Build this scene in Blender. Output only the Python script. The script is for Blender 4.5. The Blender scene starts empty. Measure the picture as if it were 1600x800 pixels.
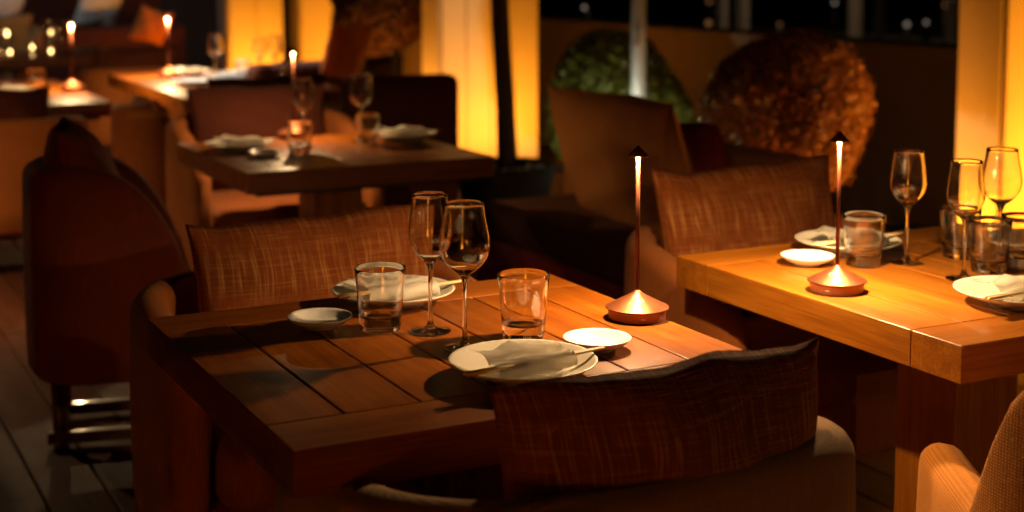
import bpy, bmesh, math, random
from mathutils import Vector, Matrix
R = math.radians
PI = math.pi
random.seed(7)
sc = bpy.context.scene
col = sc.collection

# ------------------------------------------------------------------ camera, sky, exposure
cam_d = bpy.data.cameras.new("camera")
cam = bpy.data.objects.new("camera", cam_d); col.objects.link(cam)
cam.location = (-1.0966, -2.3528, 1.44)
cam.rotation_euler = (R(90 - 4.984), 0, R(-27.51))
cam_d.sensor_width = 36; cam_d.lens = 50.83; cam_d.shift_y = -0.1625
cam_d.clip_start = 0.05; cam_d.clip_end = 600
cam_d.dof.use_dof = True; cam_d.dof.focus_distance = 2.62; cam_d.dof.aperture_fstop = 2.6
sc.camera = cam

wd = bpy.data.worlds.new("World"); sc.world = wd; wd.use_nodes = True
nt = wd.node_tree; bg = nt.nodes["Background"]
sky = nt.nodes.new("ShaderNodeTexSky"); sky.sky_type = 'NISHITA'; sky.sun_disc = False
sky.sun_elevation = R(-4); sky.sun_rotation = R(200)
nt.links.new(sky.outputs[0], bg.inputs[0]); bg.inputs[1].default_value = 0.005

sc.view_settings.view_transform = 'Standard'; sc.view_settings.look = 'None'
sc.view_settings.gamma = 1; sc.view_settings.exposure = 0.0
sc.view_settings.use_curve_mapping = False
sc.render.engine = 'CYCLES'
cy = sc.cycles
cy.use_denoising = True; cy.max_bounces = 12; cy.diffuse_bounces = 3; cy.glossy_bounces = 6
cy.transmission_bounces = 12; cy.transparent_max_bounces = 24
cy.sample_clamp_indirect = 60.0; cy.sample_clamp_direct = 0; cy.blur_glossy = 0.3
cy.caustics_reflective = True; cy.caustics_refractive = True; cy.use_light_tree = True

# ------------------------------------------------------------------ materials
M = {}
def newmat(name):
    m = bpy.data.materials.new(name); m.use_nodes = True; M[name] = m
    n = m.node_tree.nodes; l = m.node_tree.links
    return m, n, l, n["Principled BSDF"], n["Material Output"]
def ramp(n, stops):
    r = n.new("ShaderNodeValToRGB"); e = r.color_ramp.elements
    e[0].position, e[0].color = stops[0][0], (*stops[0][1], 1)
    e[1].position, e[1].color = stops[-1][0], (*stops[-1][1], 1)
    for p, c in stops[1:-1]:
        x = e.new(p); x.color = (*c, 1)
    return r
def plain(name, c, rough=.5, metal=0, spec=.5, coat=0):
    m, n, l, b, o = newmat(name)
    b.inputs["Base Color"].default_value = (*c, 1); b.inputs["Roughness"].default_value = rough
    b.inputs["Metallic"].default_value = metal; b.inputs["Specular IOR Level"].default_value = spec
    b.inputs["Coat Weight"].default_value = coat; b.inputs["Coat Roughness"].default_value = .08
    nz = n.new("ShaderNodeTexNoise"); nz.inputs["Scale"].default_value = 60; nz.inputs["Detail"].default_value = 4
    tc = n.new("ShaderNodeTexCoord"); l.new(tc.outputs["Object"], nz.inputs["Vector"])
    mr = n.new("ShaderNodeMapRange"); mr.inputs["To Min"].default_value = max(.02, rough - .06); mr.inputs["To Max"].default_value = rough + .06
    l.new(nz.outputs["Fac"], mr.inputs["Value"]); l.new(mr.outputs[0], b.inputs["Roughness"])
    return m
def wood(name, along, dark, mid, light, rough=.36, coat=.22, scale=1.0, bump=.05):
    m, n, l, b, o = newmat(name)
    tc = n.new("ShaderNodeTexCoord"); oi = n.new("ShaderNodeObjectInfo")
    add = n.new("ShaderNodeVectorMath"); add.operation = 'ADD'
    cmb = n.new("ShaderNodeCombineXYZ")
    mul = n.new("ShaderNodeMath"); mul.operation = 'MULTIPLY'; mul.inputs[1].default_value = 37.0
    l.new(oi.outputs["Random"], mul.inputs[0])
    for k in range(3): l.new(mul.outputs[0], cmb.inputs[k])
    l.new(tc.outputs["Object"], add.inputs[0]); l.new(cmb.outputs[0], add.inputs[1])
    mp = n.new("ShaderNodeMapping")
    s = [26 * scale, 26 * scale, 26 * scale]; s["XYZ".index(along)] = 1.3 * scale
    mp.inputs["Scale"].default_value = s; l.new(add.outputs[0], mp.inputs["Vector"])
    n1 = n.new("ShaderNodeTexNoise"); n1.inputs["Scale"].default_value = 1; n1.inputs["Detail"].default_value = 6
    n1.inputs["Roughness"].default_value = .6; n1.inputs["Distortion"].default_value = .25
    l.new(mp.outputs[0], n1.inputs["Vector"])
    rp = ramp(n, [(.22, dark), (.5, mid), (.78, light)]); l.new(n1.outputs["Fac"], rp.inputs[0])
    n2 = n.new("ShaderNodeTexNoise"); n2.inputs["Scale"].default_value = 9; n2.inputs["Detail"].default_value = 5
    mp2 = n.new("ShaderNodeMapping"); s2 = [22 * scale] * 3; s2["XYZ".index(along)] = .7 * scale
    mp2.inputs["Scale"].default_value = s2; l.new(add.outputs[0], mp2.inputs["Vector"]); l.new(mp2.outputs[0], n2.inputs["Vector"])
    mix = n.new("ShaderNodeMixRGB"); mix.blend_type = 'MULTIPLY'; mix.inputs[0].default_value = .55
    rp2 = ramp(n, [(.35, (.5, .45, .4)), (.6, (1, 1, 1))]); l.new(n2.outputs["Fac"], rp2.inputs[0])
    l.new(rp.outputs[0], mix.inputs[1]); l.new(rp2.outputs[0], mix.inputs[2])
    hv = n.new("ShaderNodeHueSaturation")
    mr = n.new("ShaderNodeMapRange"); mr.inputs["To Min"].default_value = .78; mr.inputs["To Max"].default_value = 1.18
    l.new(oi.outputs["Random"], mr.inputs["Value"]); l.new(mr.outputs[0], hv.inputs["Value"])
    l.new(mix.outputs[0], hv.inputs["Color"]); l.new(hv.outputs[0], b.inputs["Base Color"])
    # handling wear: broken gloss
    n3 = n.new("ShaderNodeTexNoise"); n3.inputs["Scale"].default_value = 14; n3.inputs["Detail"].default_value = 6
    l.new(tc.outputs["Object"], n3.inputs["Vector"])
    mr2 = n.new("ShaderNodeMapRange"); mr2.inputs["From Min"].default_value = .35; mr2.inputs["From Max"].default_value = .7
    mr2.inputs["To Min"].default_value = rough - .04; mr2.inputs["To Max"].default_value = rough + .06
    l.new(n3.outputs["Fac"], mr2.inputs["Value"]); l.new(mr2.outputs[0], b.inputs["Roughness"])
    b.inputs["Coat Weight"].default_value = coat; b.inputs["Coat Roughness"].default_value = .09; b.inputs["Specular IOR Level"].default_value = .3
    bp = n.new("ShaderNodeBump"); bp.inputs["Strength"].default_value = bump; bp.inputs["Distance"].default_value = .004
    l.new(n2.outputs["Fac"], bp.inputs["Height"]); l.new(bp.outputs[0], b.inputs["Normal"])
    return m
def fabric(name, c, c2, weave=.003, streak=.8, bump=.5, coarse=False, sheen=.15, slub=False):
    """slubby linen: fine weave plus irregular warp streaks, in metres on the UV map"""
    m, n, l, b, o = newmat(name)
    uv = n.new("ShaderNodeUVMap"); uv.uv_map = "UVMap"
    def nz(sx, sy, det=3):
        mp = n.new("ShaderNodeMapping"); mp.inputs["Scale"].default_value = (sx, sy, 1)
        t = n.new("ShaderNodeTexNoise"); t.inputs["Scale"].default_value = 1; t.inputs["Detail"].default_value = det
        l.new(uv.outputs[0], mp.inputs[0]); l.new(mp.outputs[0], t.inputs["Vector"]); return t
    a = nz(310, 7) if slub else nz(240, 11); c_ = nz(8, 310) if slub else nz(11, 240); big = nz(5, 5, 2); fine = nz(600, 600, 2)
    s1 = ramp(n, [(.53 if slub else .46, (0, 0, 0)), (.70 if slub else .66, (1, 1, 1))]); l.new(a.outputs["Fac"], s1.inputs[0])
    s2 = ramp(n, [(.52 if slub else .42, (0, 0, 0)), (.70, (1, 1, 1))]); l.new(c_.outputs["Fac"], s2.inputs[0])
    ad = n.new("ShaderNodeMath"); ad.operation = 'MULTIPLY_ADD'; ad.inputs[1].default_value = .45
    l.new(s2.outputs[0], ad.inputs[0]); l.new(s1.outputs[0], ad.inputs[2])
    f = n.new("ShaderNodeMath"); f.operation = 'MULTIPLY'; f.inputs[1].default_value = streak; l.new(ad.outputs[0], f.inputs[0])
    mx = n.new("ShaderNodeMixRGB"); mx.inputs[1].default_value = (*c, 1); mx.inputs[2].default_value = (*c2, 1)
    l.new(f.outputs[0], mx.inputs[0])
    w1 = n.new("ShaderNodeTexWave"); w1.bands_direction = 'X'; w1.inputs["Scale"].default_value = .314 / weave
    w2 = n.new("ShaderNodeTexWave"); w2.bands_direction = 'Y'; w2.inputs["Scale"].default_value = .314 / weave
    for w in (w1, w2):
        w.inputs["Distortion"].default_value = 1.4 if not coarse else 2.2; w.inputs["Detail"].default_value = 2
        w.inputs["Detail Scale"].default_value = 40 * .314
        l.new(uv.outputs[0], w.inputs["Vector"])
    mxw = n.new("ShaderNodeMath"); mxw.operation = 'MULTIPLY' if coarse else 'ADD'; l.new(w1.outputs["Fac"], mxw.inputs[0]); l.new(w2.outputs["Fac"], mxw.inputs[1])
    dk = n.new("ShaderNodeMixRGB"); dk.blend_type = 'MULTIPLY'; dk.inputs[0].default_value = .6 if coarse else .35
    rw = ramp(n, [(.05, (.35, .3, .25)), (.6, (1.0, 1.0, 1.0))]); l.new(mxw.outputs[0], rw.inputs[0])
    l.new(mx.outputs[0], dk.inputs[1]); l.new(rw.outputs[0], dk.inputs[2])
    d2 = n.new("ShaderNodeMixRGB"); d2.blend_type = 'MULTIPLY'; d2.inputs[0].default_value = .5
    rb = ramp(n, [(.3, (.72, .7, .68)), (.7, (1, 1, 1))]); l.new(big.outputs["Fac"], rb.inputs[0])
    l.new(dk.outputs[0], d2.inputs[1]); l.new(rb.outputs[0], d2.inputs[2])
    l.new(d2.outputs[0], b.inputs["Base Color"])
    b.inputs["Roughness"].default_value = .85; b.inputs["Specular IOR Level"].default_value = .2
    b.inputs["Sheen Weight"].default_value = sheen; b.inputs["Sheen Roughness"].default_value = .5
    b.inputs["Sheen Tint"].default_value = (1, .85, .6, 1)
    sm = n.new("ShaderNodeMath"); sm.operation = 'ADD'; l.new(mxw.outputs[0], sm.inputs[0]); l.new(a.outputs["Fac"], sm.inputs[1])
    sm2 = n.new("ShaderNodeMath"); sm2.operation = 'ADD'; l.new(sm.outputs[0], sm2.inputs[0]); l.new(fine.outputs["Fac"], sm2.inputs[1])
    bp = n.new("ShaderNodeBump"); bp.inputs["Strength"].default_value = bump; bp.inputs["Distance"].default_value = .0018 if coarse else .001
    l.new(sm2.outputs[0], bp.inputs["Height"]); l.new(bp.outputs[0], b.inputs["Normal"])
    return m
def emit(name, c, s):
    m, n, l, b, o = newmat(name)
    e = n.new("ShaderNodeEmission"); e.inputs[0].default_value = (*c, 1); e.inputs[1].default_value = s
    l.new(e.outputs[0], o.inputs[0]); n.remove(b); return m
def thin_glass(name):
    m, n, l, b, o = newmat(name)
    fr = n.new("ShaderNodeFresnel"); ge = n.new("ShaderNodeNewGeometry")          # same reflectance on both sides of the thin wall
    io = n.new("ShaderNodeMapRange"); io.inputs["To Min"].default_value = 1.5; io.inputs["To Max"].default_value = 1 / 1.5
    l.new(ge.outputs["Backfacing"], io.inputs["Value"]); l.new(io.outputs[0], fr.inputs["IOR"])
    tr = n.new("ShaderNodeBsdfTransparent"); tr.inputs[0].default_value = (.97, .97, .96, 1)
    gl = n.new("ShaderNodeBsdfGlossy"); gl.inputs["Roughness"].default_value = .02
    mx = n.new("ShaderNodeMixShader"); l.new(fr.outputs[0], mx.inputs[0]); l.new(tr.outputs[0], mx.inputs[1]); l.new(gl.outputs[0], mx.inputs[2])
    l.new(mx.outputs[0], o.inputs[0]); n.remove(b); return m
def solid_glass(name):
    m, n, l, b, o = newmat(name)
    g = n.new("ShaderNodeBsdfGlass"); g.inputs["IOR"].default_value = 1.5; g.inputs["Roughness"].default_value = .0
    g.inputs["Color"].default_value = (.985, .985, .98, 1)
    gl = n.new("ShaderNodeBsdfGlossy"); gl.inputs["Roughness"].default_value = .055; mx = n.new("ShaderNodeMixShader"); mx.inputs[0].default_value = .045
    l.new(g.outputs[0], mx.inputs[1]); l.new(gl.outputs[0], mx.inputs[2]); l.new(mx.outputs[0], o.inputs[0]); n.remove(b); return m
def leaf(name, a, c):
    m, n, l, b, o = newmat(name)
    g = n.new("ShaderNodeNewGeometry"); rp = ramp(n, [(0, a), (1, c)]); l.new(g.outputs["Random Per Island"], rp.inputs[0])
    l.new(rp.outputs[0], b.inputs["Base Color"]); b.inputs["Roughness"].default_value = .45
    t = n.new("ShaderNodeBsdfTranslucent"); l.new(rp.outputs[0], t.inputs[0])
    mx = n.new("ShaderNodeMixShader"); mx.inputs[0].default_value = .25
    l.new(b.outputs[0], mx.inputs[1]); l.new(t.outputs[0], mx.inputs[2]); l.new(mx.outputs[0], o.inputs[0]); return m
def plaster(name, c, c2, sc_=3, rough=.85):
    m, n, l, b, o = newmat(name)
    tc = n.new("ShaderNodeTexCoord"); t = n.new("ShaderNodeTexNoise"); t.inputs["Scale"].default_value = sc_; t.inputs["Detail"].default_value = 8
    l.new(tc.outputs["Object"], t.inputs["Vector"]); rp = ramp(n, [(.3, c), (.7, c2)]); l.new(t.outputs["Fac"], rp.inputs[0])
    l.new(rp.outputs[0], b.inputs["Base Color"]); b.inputs["Roughness"].default_value = rough
    t2 = n.new("ShaderNodeTexNoise"); t2.inputs["Scale"].default_value = 80; l.new(tc.outputs["Object"], t2.inputs["Vector"])
    bp = n.new("ShaderNodeBump"); bp.inputs["Strength"].default_value = .2; bp.inputs["Distance"].default_value = .004
    l.new(t2.outputs["Fac"], bp.inputs["Height"]); l.new(bp.outputs[0], b.inputs["Normal"]); return m

TD, TM, TL = (.14, .029, .002), (.23, .060, .0035), (.31, .094, .006)
wood("teak_y", 'Y', TD, TM, TL); wood("teak_x", 'X', TD, TM, TL); wood("teak_z", 'Z', TD, TM, TL)
HD, HM, HL = (.20, .052, .004), (.31, .098, .007), (.40, .145, .012)          # lighter, yellower teak: the bright table's stronger lamplight put into the wood colour
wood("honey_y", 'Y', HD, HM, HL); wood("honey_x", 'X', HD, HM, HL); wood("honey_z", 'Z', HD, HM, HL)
wood("deck_wood", 'Y', (.075, .021, .007), (.115, .034, .012), (.16, .05, .018), rough=.62, coat=0, scale=.6, bump=.15)
wood("dark_wood", 'Z', (.035, .016, .008), (.06, .026, .012), (.09, .04, .02), rough=.4)
fabric("shell_fabric", (.30, .140, .036), (.38, .19, .055), weave=.003, streak=.6)
fabric("cushion_fabric", (.27, .060, .009), (.66, .30, .085), weave=.0042, streak=1.0, bump=.9, sheen=0, slub=True)
fabric("seat_fabric", (.28, .065, .012), (.36, .11, .025), weave=.003, streak=.7)
fabric("rust_fabric", (.36, .098, .016), (.44, .145, .03), weave=.003, streak=.6, sheen=.04)
fabric("gold_weave", (.80, .28, .03), (.88, .44, .09), weave=.0052, streak=.25, bump=.9, coarse=True)
fabric("gold_fabric", (.78, .27, .03), (.86, .40, .08), weave=.004, streak=.7, bump=.7)
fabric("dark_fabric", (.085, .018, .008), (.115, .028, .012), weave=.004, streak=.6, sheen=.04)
fabric("sofa_fabric", (.56, .20, .04), (.64, .25, .055), weave=.004, streak=.5, sheen=.04)
fabric("oxblood_fabric", (.21, .040, .012), (.27, .06, .02), weave=.004, streak=.5, sheen=.04)
fabric("red_fabric", (.30, .03, .012), (.36, .05, .02), weave=.004, streak=.5, sheen=.04)
fabric("orange_fabric", (.62, .15, .02), (.7, .2, .03), weave=.004, streak=.4)
fabric("white_fabric", (.75, .73, .68), (.8, .78, .74), weave=.004, streak=.3)
fabric("linen", (.82, .79, .73), (.88, .85, .80), weave=.0016, streak=.5, bump=.35, sheen=.1)
_m = M["linen"]; _n = _m.node_tree.nodes; _l = _m.node_tree.links; _t = _n.new("ShaderNodeBsdfTranslucent"); _t.inputs[0].default_value = (.8, .76, .68, 1)
_x = _n.new("ShaderNodeMixShader"); _x.inputs[0].default_value = .5; _l.new(_n["Principled BSDF"].outputs[0], _x.inputs[1]); _l.new(_t.outputs[0], _x.inputs[2]); _l.new(_x.outputs[0], _n["Material Output"].inputs[0])
plain("ceramic", (.82, .80, .75), .22, coat=.3)
plain("fibre", (.30, .10, .025), .9)
plain("stoneware", (.66, .60, .50), .3, coat=.2)
plain("copper", (.38, .125, .055), .38, metal=.92)
plain("copper_stem", (.11, .034, .015), .38, metal=.9)
plain("copper_dark", (.26, .09, .04), .5, metal=.35)
plain("bamboo", (.68, .50, .24), .5)
plain("metal_pole", (.36, .39, .42), .6, metal=.2)
plain("black_metal", (.012, .011, .010), .5)
plain("bark", (.05, .032, .02), .9); plain("pebble", (.55, .52, .48), .7); plain("pot_clay", (.010, .008, .007), .8)
plain("mark_white", (.8, .75, .7), .4)
leaf("leaf_green", (.055, .070, .008), (.14, .165, .020)); leaf("leaf_amber_lit", (.12, .045, .008), (.32, .13, .025))  # second leaf colour has the amber light on the shrubs painted in
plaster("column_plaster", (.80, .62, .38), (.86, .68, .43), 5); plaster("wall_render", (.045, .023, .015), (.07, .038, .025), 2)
plaster("asphalt", (.035, .034, .034), (.06, .058, .055), 4); plaster("soil", (.03, .022, .016), (.06, .045, .03), 20)
plaster("stone", (.30, .29, .27), (.42, .40, .37), 6)
thin_glass("thin_glass"); solid_glass("solid_glass")
LAMP_C = (1.0, .635, .30)
emit("led", LAMP_C, 8000)
emit("led_dimmed", LAMP_C, 4000); emit("led_bright", LAMP_C, 4000)
for _nm, _p in (("led", 10000), ("led_dimmed", 6200), ("led_bright", 13000)):            # one-sided: the board behind the LEDs gives no light
    _n = M[_nm].node_tree.nodes; _l = M[_nm].node_tree.links; _e = [q for q in _n if q.type == 'EMISSION'][0]
    _g = _n.new("ShaderNodeNewGeometry"); _m = _n.new("ShaderNodeMath"); _m.operation = 'MULTIPLY_ADD'; _m.inputs[1].default_value = -_p; _m.inputs[2].default_value = _p
    _l.new(_g.outputs["Backfacing"], _m.inputs[0]); _l.new(_m.outputs[0], _e.inputs[1])
emit("glint_flame", (1.0, .55, .2), 28)
emit("bollard_glow", (1.0, .80, .62), .25); emit("bollard_glow_warm", (1.0, .42, .14), .16)

# ------------------------------------------------------------------ mesh helpers
def link(name, me, mat, parent=None, loc=(0, 0, 0), rot=(0, 0, 0)):
    o = bpy.data.objects.new(name, me); col.objects.link(o)
    if mat and not me.materials: me.materials.append(M[mat])
    o.location = loc; o.rotation_euler = rot
    if parent: o.parent = parent
    return o
def bm_mesh(bm, smooth=False, name="mesh"):
    bmesh.ops.recalc_face_normals(bm, faces=bm.faces)
    me = bpy.data.meshes.new(name); bm.to_mesh(me); bm.free()
    if smooth:
        for p in me.polygons: p.use_smooth = True
    return me
def box_mesh(sx, sy, sz, bev=.002, seg=2, base=True):
    bm = bmesh.new(); bmesh.ops.create_cube(bm, size=1)
    for v in bm.verts:
        v.co.x *= sx; v.co.y *= sy; v.co.z *= sz
        if base: v.co.z += sz / 2
    if bev: bmesh.ops.bevel(bm, geom=bm.edges[:], offset=bev, segments=seg, profile=.5, affect='EDGES')
    return bm_mesh(bm)
def soft_box(sx, sy, sz, r, crown=.0, seg=5):
    """upholstered block: heavily rounded, slightly crowned top, with a metre-scaled UV map"""
    bm = bmesh.new(); bmesh.ops.create_cube(bm, size=1)
    for v in bm.verts: v.co.x *= sx; v.co.y *= sy; v.co.z = v.co.z * sz + sz / 2
    bmesh.ops.bevel(bm, geom=bm.edges[:], offset=r, segments=seg, profile=.5, affect='EDGES')
    bmesh.ops.subdivide_edges(bm, edges=[e for e in bm.edges if e.calc_length() > .12], cuts=5, use_grid_fill=True)
    for v in bm.verts:
        if v.co.z > sz * .5:
            k = max(0, 1 - (2 * v.co.x / sx) ** 2) * max(0, 1 - (2 * v.co.y / sy) ** 2)
            v.co.z += crown * k
    uvl = bm.loops.layers.uv.new("UVMap")
    bmesh.ops.recalc_face_normals(bm, faces=bm.faces)
    for f in bm.faces:
        nrm = f.normal
        for lp in f.loops:
            c = lp.vert.co
            if abs(nrm.z) > .6: lp[uvl].uv = (c.x, c.y)
            elif abs(nrm.x) > abs(nrm.y): lp[uvl].uv = (c.y, c.z)
            else: lp[uvl].uv = (c.x, c.z)
    return bm_mesh(bm, True)
def lathe(profile, n=48, cap=True):
    """profile: (r, z) list; closed on the axis where r = 0"""
    bm = bmesh.new(); rings = []
    for r, z in profile:
        if r < 1e-6: rings.append([bm.verts.new((0, 0, z))])
        else: rings.append([bm.verts.new((r * math.cos(2 * PI * k / n), r * math.sin(2 * PI * k / n), z)) for k in range(n)])
    for a, b in zip(rings, rings[1:]):
        for k in range(n):
            k2 = (k + 1) % n
            if len(a) == 1 and len(b) == 1: continue
            if len(a) == 1: bm.faces.new((a[0], b[k], b[k2]))
            elif len(b) == 1: bm.faces.new((a[k], a[k2], b[0]))
            else: bm.faces.new((a[k], a[k2], b[k2], b[k]))
    return bm_mesh(bm, True)
def sharp(me, ang=35):
    me.set_sharp_from_angle(angle=R(ang)); return me
def tube(pts, rad, n=8, closed=False):
    bm = bmesh.new(); rings = []; P = [Vector(p) for p in pts]; N = len(P)
    rr = rad if isinstance(rad, (list, tuple)) else [rad] * N
    for i, p in enumerate(P):
        if closed: t = P[(i + 1) % N] - P[i - 1]
        else: t = P[min(i + 1, N - 1)] - P[max(i - 1, 0)]
        t.normalize(); up = Vector((0, 0, 1)) if abs(t.z) < .9 else Vector((1, 0, 0))
        a = t.cross(up).normalized(); b = t.cross(a).normalized()
        rings.append([bm.verts.new(p + rr[i] * (math.cos(2 * PI * k / n) * a + math.sin(2 * PI * k / n) * b)) for k in range(n)])
    for i in range(N if closed else N - 1):
        A, B = rings[i], rings[(i + 1) % N]
        for k in range(n): bm.faces.new((A[k], A[(k + 1) % n], B[(k + 1) % n], B[k]))
    if not closed: bm.faces.new(rings[0]); bm.faces.new(rings[-1])
    return bm_mesh(bm, True)
def empty(name, label, cat, loc=(0, 0, 0), rz=0, group=None):
    o = bpy.data.objects.new(name, None); col.objects.link(o); o.empty_display_size = .1
    o.location = loc; o.rotation_euler = (0, 0, rz); return tag(o, label, cat, group)
def tag(o, label, cat, group=None):
    o["label"] = label; o["category"] = cat
    if group: o["group"] = group
    return o
def structure(o): o["kind"] = "structure"; return o
def copy_tree(root, loc, rz, label):
    def rec(o, par):
        c = o.copy(); col.objects.link(c); c.parent = par
        for ch in o.children: rec(ch, c)
        return c
    r = rec(root, None); r.location = loc; r.rotation_euler = (0, 0, rz); r["label"] = label
    return r

# ------------------------------------------------------------------ the setting
g = structure(link("ground", box_mesh(500, 500, .1, 0), "asphalt", None, (60, 60, -.30)))
deck = structure(link("deck", box_mesh(8.6, 16.6, .08, 0), "black_metal", None, (.35, 4.3, -.12)))
PW = .165; pl_me = box_mesh(PW - .007, 3.99, .036, .003, 1)
for i in range(50):
    x = -.3 - PW * 22 + PW * (i + .5)
    if x > 4.55: break
    off = (i * 1.37) % 3.2
    for k in range(5):
        y = -4.0 + 4.0 * k + 2.0 - (off if i % 2 else off * .4)
        link("deck_plank", pl_me, "deck_wood", deck, (x - .35, y - 4.3, -.036 + .12))

# low boundary wall with coping, along the right edge of the terrace
bw = empty("boundary_wall", "long low rendered wall with a coping along the terrace edge behind the shrubs", "wall", (4.72, 6.0, -.2))
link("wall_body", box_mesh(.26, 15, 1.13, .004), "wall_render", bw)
for k in range(10):
    link("coping_stone", box_mesh(.34, 1.49, .06, .008), "wall_render", bw, (0, -6.75 + 1.5 * k, 1.13))

bw2 = empty("back_wall", "long low rendered wall closing the far end of the terrace", "wall", (.3, 13.0, -.2))
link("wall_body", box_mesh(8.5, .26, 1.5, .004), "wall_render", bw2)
for k in range(6):
    link("coping_stone", box_mesh(1.41, .34, .06, .008), "wall_render", bw2, (-3.55 + 1.42 * k, 0, 1.5))
def glow_column(label, x0, x1, y0, y1, h, lights, boards=4, turn=0):
    """rendered pillar washed from its foot by linear uplights set in the deck"""
    c = empty("lit_column", label, "column", ((x0 + x1) / 2, (y0 + y1) / 2, 0), 0, "amber lit columns"); c.rotation_euler = (0, 0, turn)
    link("core", box_mesh(x1 - x0 - .02, y1 - y0 - .02, h, .003), "column_plaster", c)
    w = (x1 - x0) / boards
    for k in range(boards):
        link("front_panel", box_mesh(w - .006, .018, h, .004), "column_plaster", c,
             (-(x1 - x0) / 2 + w * (k + .5), -(y1 - y0) / 2 - .004, .005))
    link("side_panel", box_mesh(.018, y1 - y0 - .03, h, .004), "column_plaster", c, (-(x1 - x0) / 2 - .004, 0, .005))
    for (lab, lx, ly, length, axis, power) in lights:
        u = empty("floor_uplight", lab, "uplight", (lx, ly, 0), 0, "floor uplights")
        sx, sy = (length, .07) if axis == 'X' else (.07, length)
        link("housing", box_mesh(sx + .03, sy + .01, .035, .004), "black_metal", u)
        ld = bpy.data.lights.new("uplight_beam", 'AREA'); ld.shape = 'RECTANGLE'; ld.size = length; ld.size_y = .05
        ld.energy = power; ld.color = (1.0, .35, .022); ld.spread = R(170)
        lo = bpy.data.objects.new("uplight_beam", ld); col.objects.link(lo); lo.parent = u
        lo.location = (0, 0, .045)
        u.rotation_euler = (0, 0, turn)
        if axis == 'X': lo.rotation_euler = (R(180 - 22), 0, 0)      # up, leaning to +Y
        else: lo.rotation_euler = (R(180 - 22), 0, R(-90))           # up, leaning to +X
    return c
glow_column("added amber lit column behind the camera, filling the near sides with light", -3.6, -2.8, -4.6, -4.3, 3.0,
            [("slim uplight bar at the foot of the added fill column", -3.2, -3.80, .75, 'X', 105)], 4, PI)  # unseen column added behind the camera for fill and glass reflections
glow_column("tall amber lit column behind the slim tree trunk", 3.15, 3.92, 6.88, 7.20, 3.0,
            [("slim uplight bar at the front foot of the column behind the tree", 3.53, 6.36, .75, 'X', 19),
             ("slim uplight bar at the side foot of the column behind the tree", 2.78, 7.04, .3, 'Y', 12)])
glow_column("broad amber lit column beyond the brightly laid table", 3.70, 4.50, 2.22, 2.50, 3.0,
            [("slim uplight bar at the front foot of the broad column", 4.08, 1.66, .8, 'X', 44),
             ("slim uplight bar at the side foot of the broad column", 3.47, 2.36, .24, 'Y', 13)])
glow_column("far amber lit column beyond the white dishes", 2.62, 3.12, 10.25, 10.55, 3.0,
            [("slim uplight bar at the foot of the far column", 2.86, 9.7, .5, 'X', 26)], 2)
glow_column("wide far amber column behind the high round shrub", 3.55, 4.5, 11.0, 11.3, 3.0,
            [("slim uplight bar at the foot of the wide far column", 4.0, 10.4, .9, 'X', 16)], 3)

# ------------------------------------------------------------------ tables
TH, TZ = .072, .75
def table(label, cx, cy, sx=.90, sy=.90, wd="teak"):
    t = empty("dining_table", label, "table", (cx, cy, 0), 0, "teak dining tables")
    eb = .13; ni = 7; z0 = TZ - TH
    w = sx / ni; me = box_mesh(w - .0034, sy - 2 * eb - .003, TH, .0022, 2)
    for k in range(ni):
        link("plank", me, wd + "_y", t, (-sx / 2 + w * (k + .5), 0, z0))
    me2 = box_mesh(sx - .003, eb, TH, .0022, 2)
    for s in (-1, 1): link("end_board", me2, wd + "_x", t, (0, s * (sy / 2 - eb / 2), z0))
    link("underframe", box_mesh(sx - .1, sy - .1, .02, .002), "dark_wood", t, (0, 0, z0 - .019))
    link("pedestal", box_mesh(.185, .185, z0 - .05, .004), wd + "_z", t, (0, 0, .032))
    link("foot_plate", box_mesh(.5, .5, .033, .006), "dark_wood", t, (0, 0, 0))
    return t
table("teak table whose lamp stands at the end of two place settings", 0, 0, .90, .872)
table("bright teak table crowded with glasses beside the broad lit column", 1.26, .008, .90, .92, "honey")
table("dark teak table laid for two in front of the amber column and slim tree", .77, 2.70, .92, .90)
table("long teak table under the white lit dishes", 1.30, 5.90, .95, 1.80)
table("teak table behind the armchair at the left with a lamp near its corner", -.02, 5.75, .95, 1.60)
table("far teak table with tea lights and tall glasses", .72, 9.2, 1.25, .9)

table("teak table behind the gold woven armchair", 1.98, -1.95)
table("teak table with a lamp left of the dark side-on armchair", -1.25, 3.60)
# ------------------------------------------------------------------ tableware
def make_plate():
    return lathe([(0, .006), (.052, .006), (.056, 0), (.062, 0), (.064, .006), (.085, .0125), (.108, .021), (.1235, .0285), (.1255, .0305), (.1245, .0322),
                  (.121, .0313), (.106, .0238), (.084, .0165), (.066, .0115), (.03, .0095), (0, .009)], 72)
plate_me = make_plate()
dish_me = lathe([(0, .004), (.026, .004), (.028, 0), (.032, 0), (.034, .004), (.046, .0085), (.0565, .0155), (.061, .0205), (.0618, .0225), (.0605, .0232),
                 (.056, .019), (.045, .0118), (.034, .0085), (.0, .0072)], 64)
def plate(label, x, y, s=1.0):
    o = tag(link("dinner_plate", plate_me, "stoneware", None, (x, y, TZ), (0, 0, random.random())), label, "plate", "white dinner plates"); o.scale = (s, s, s); return o
def dish(label, x, y):
    return tag(link("side_dish", dish_me, "ceramic", None, (x, y, TZ), (0, 0, random.random())), label, "dish", "small white side dishes")

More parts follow.
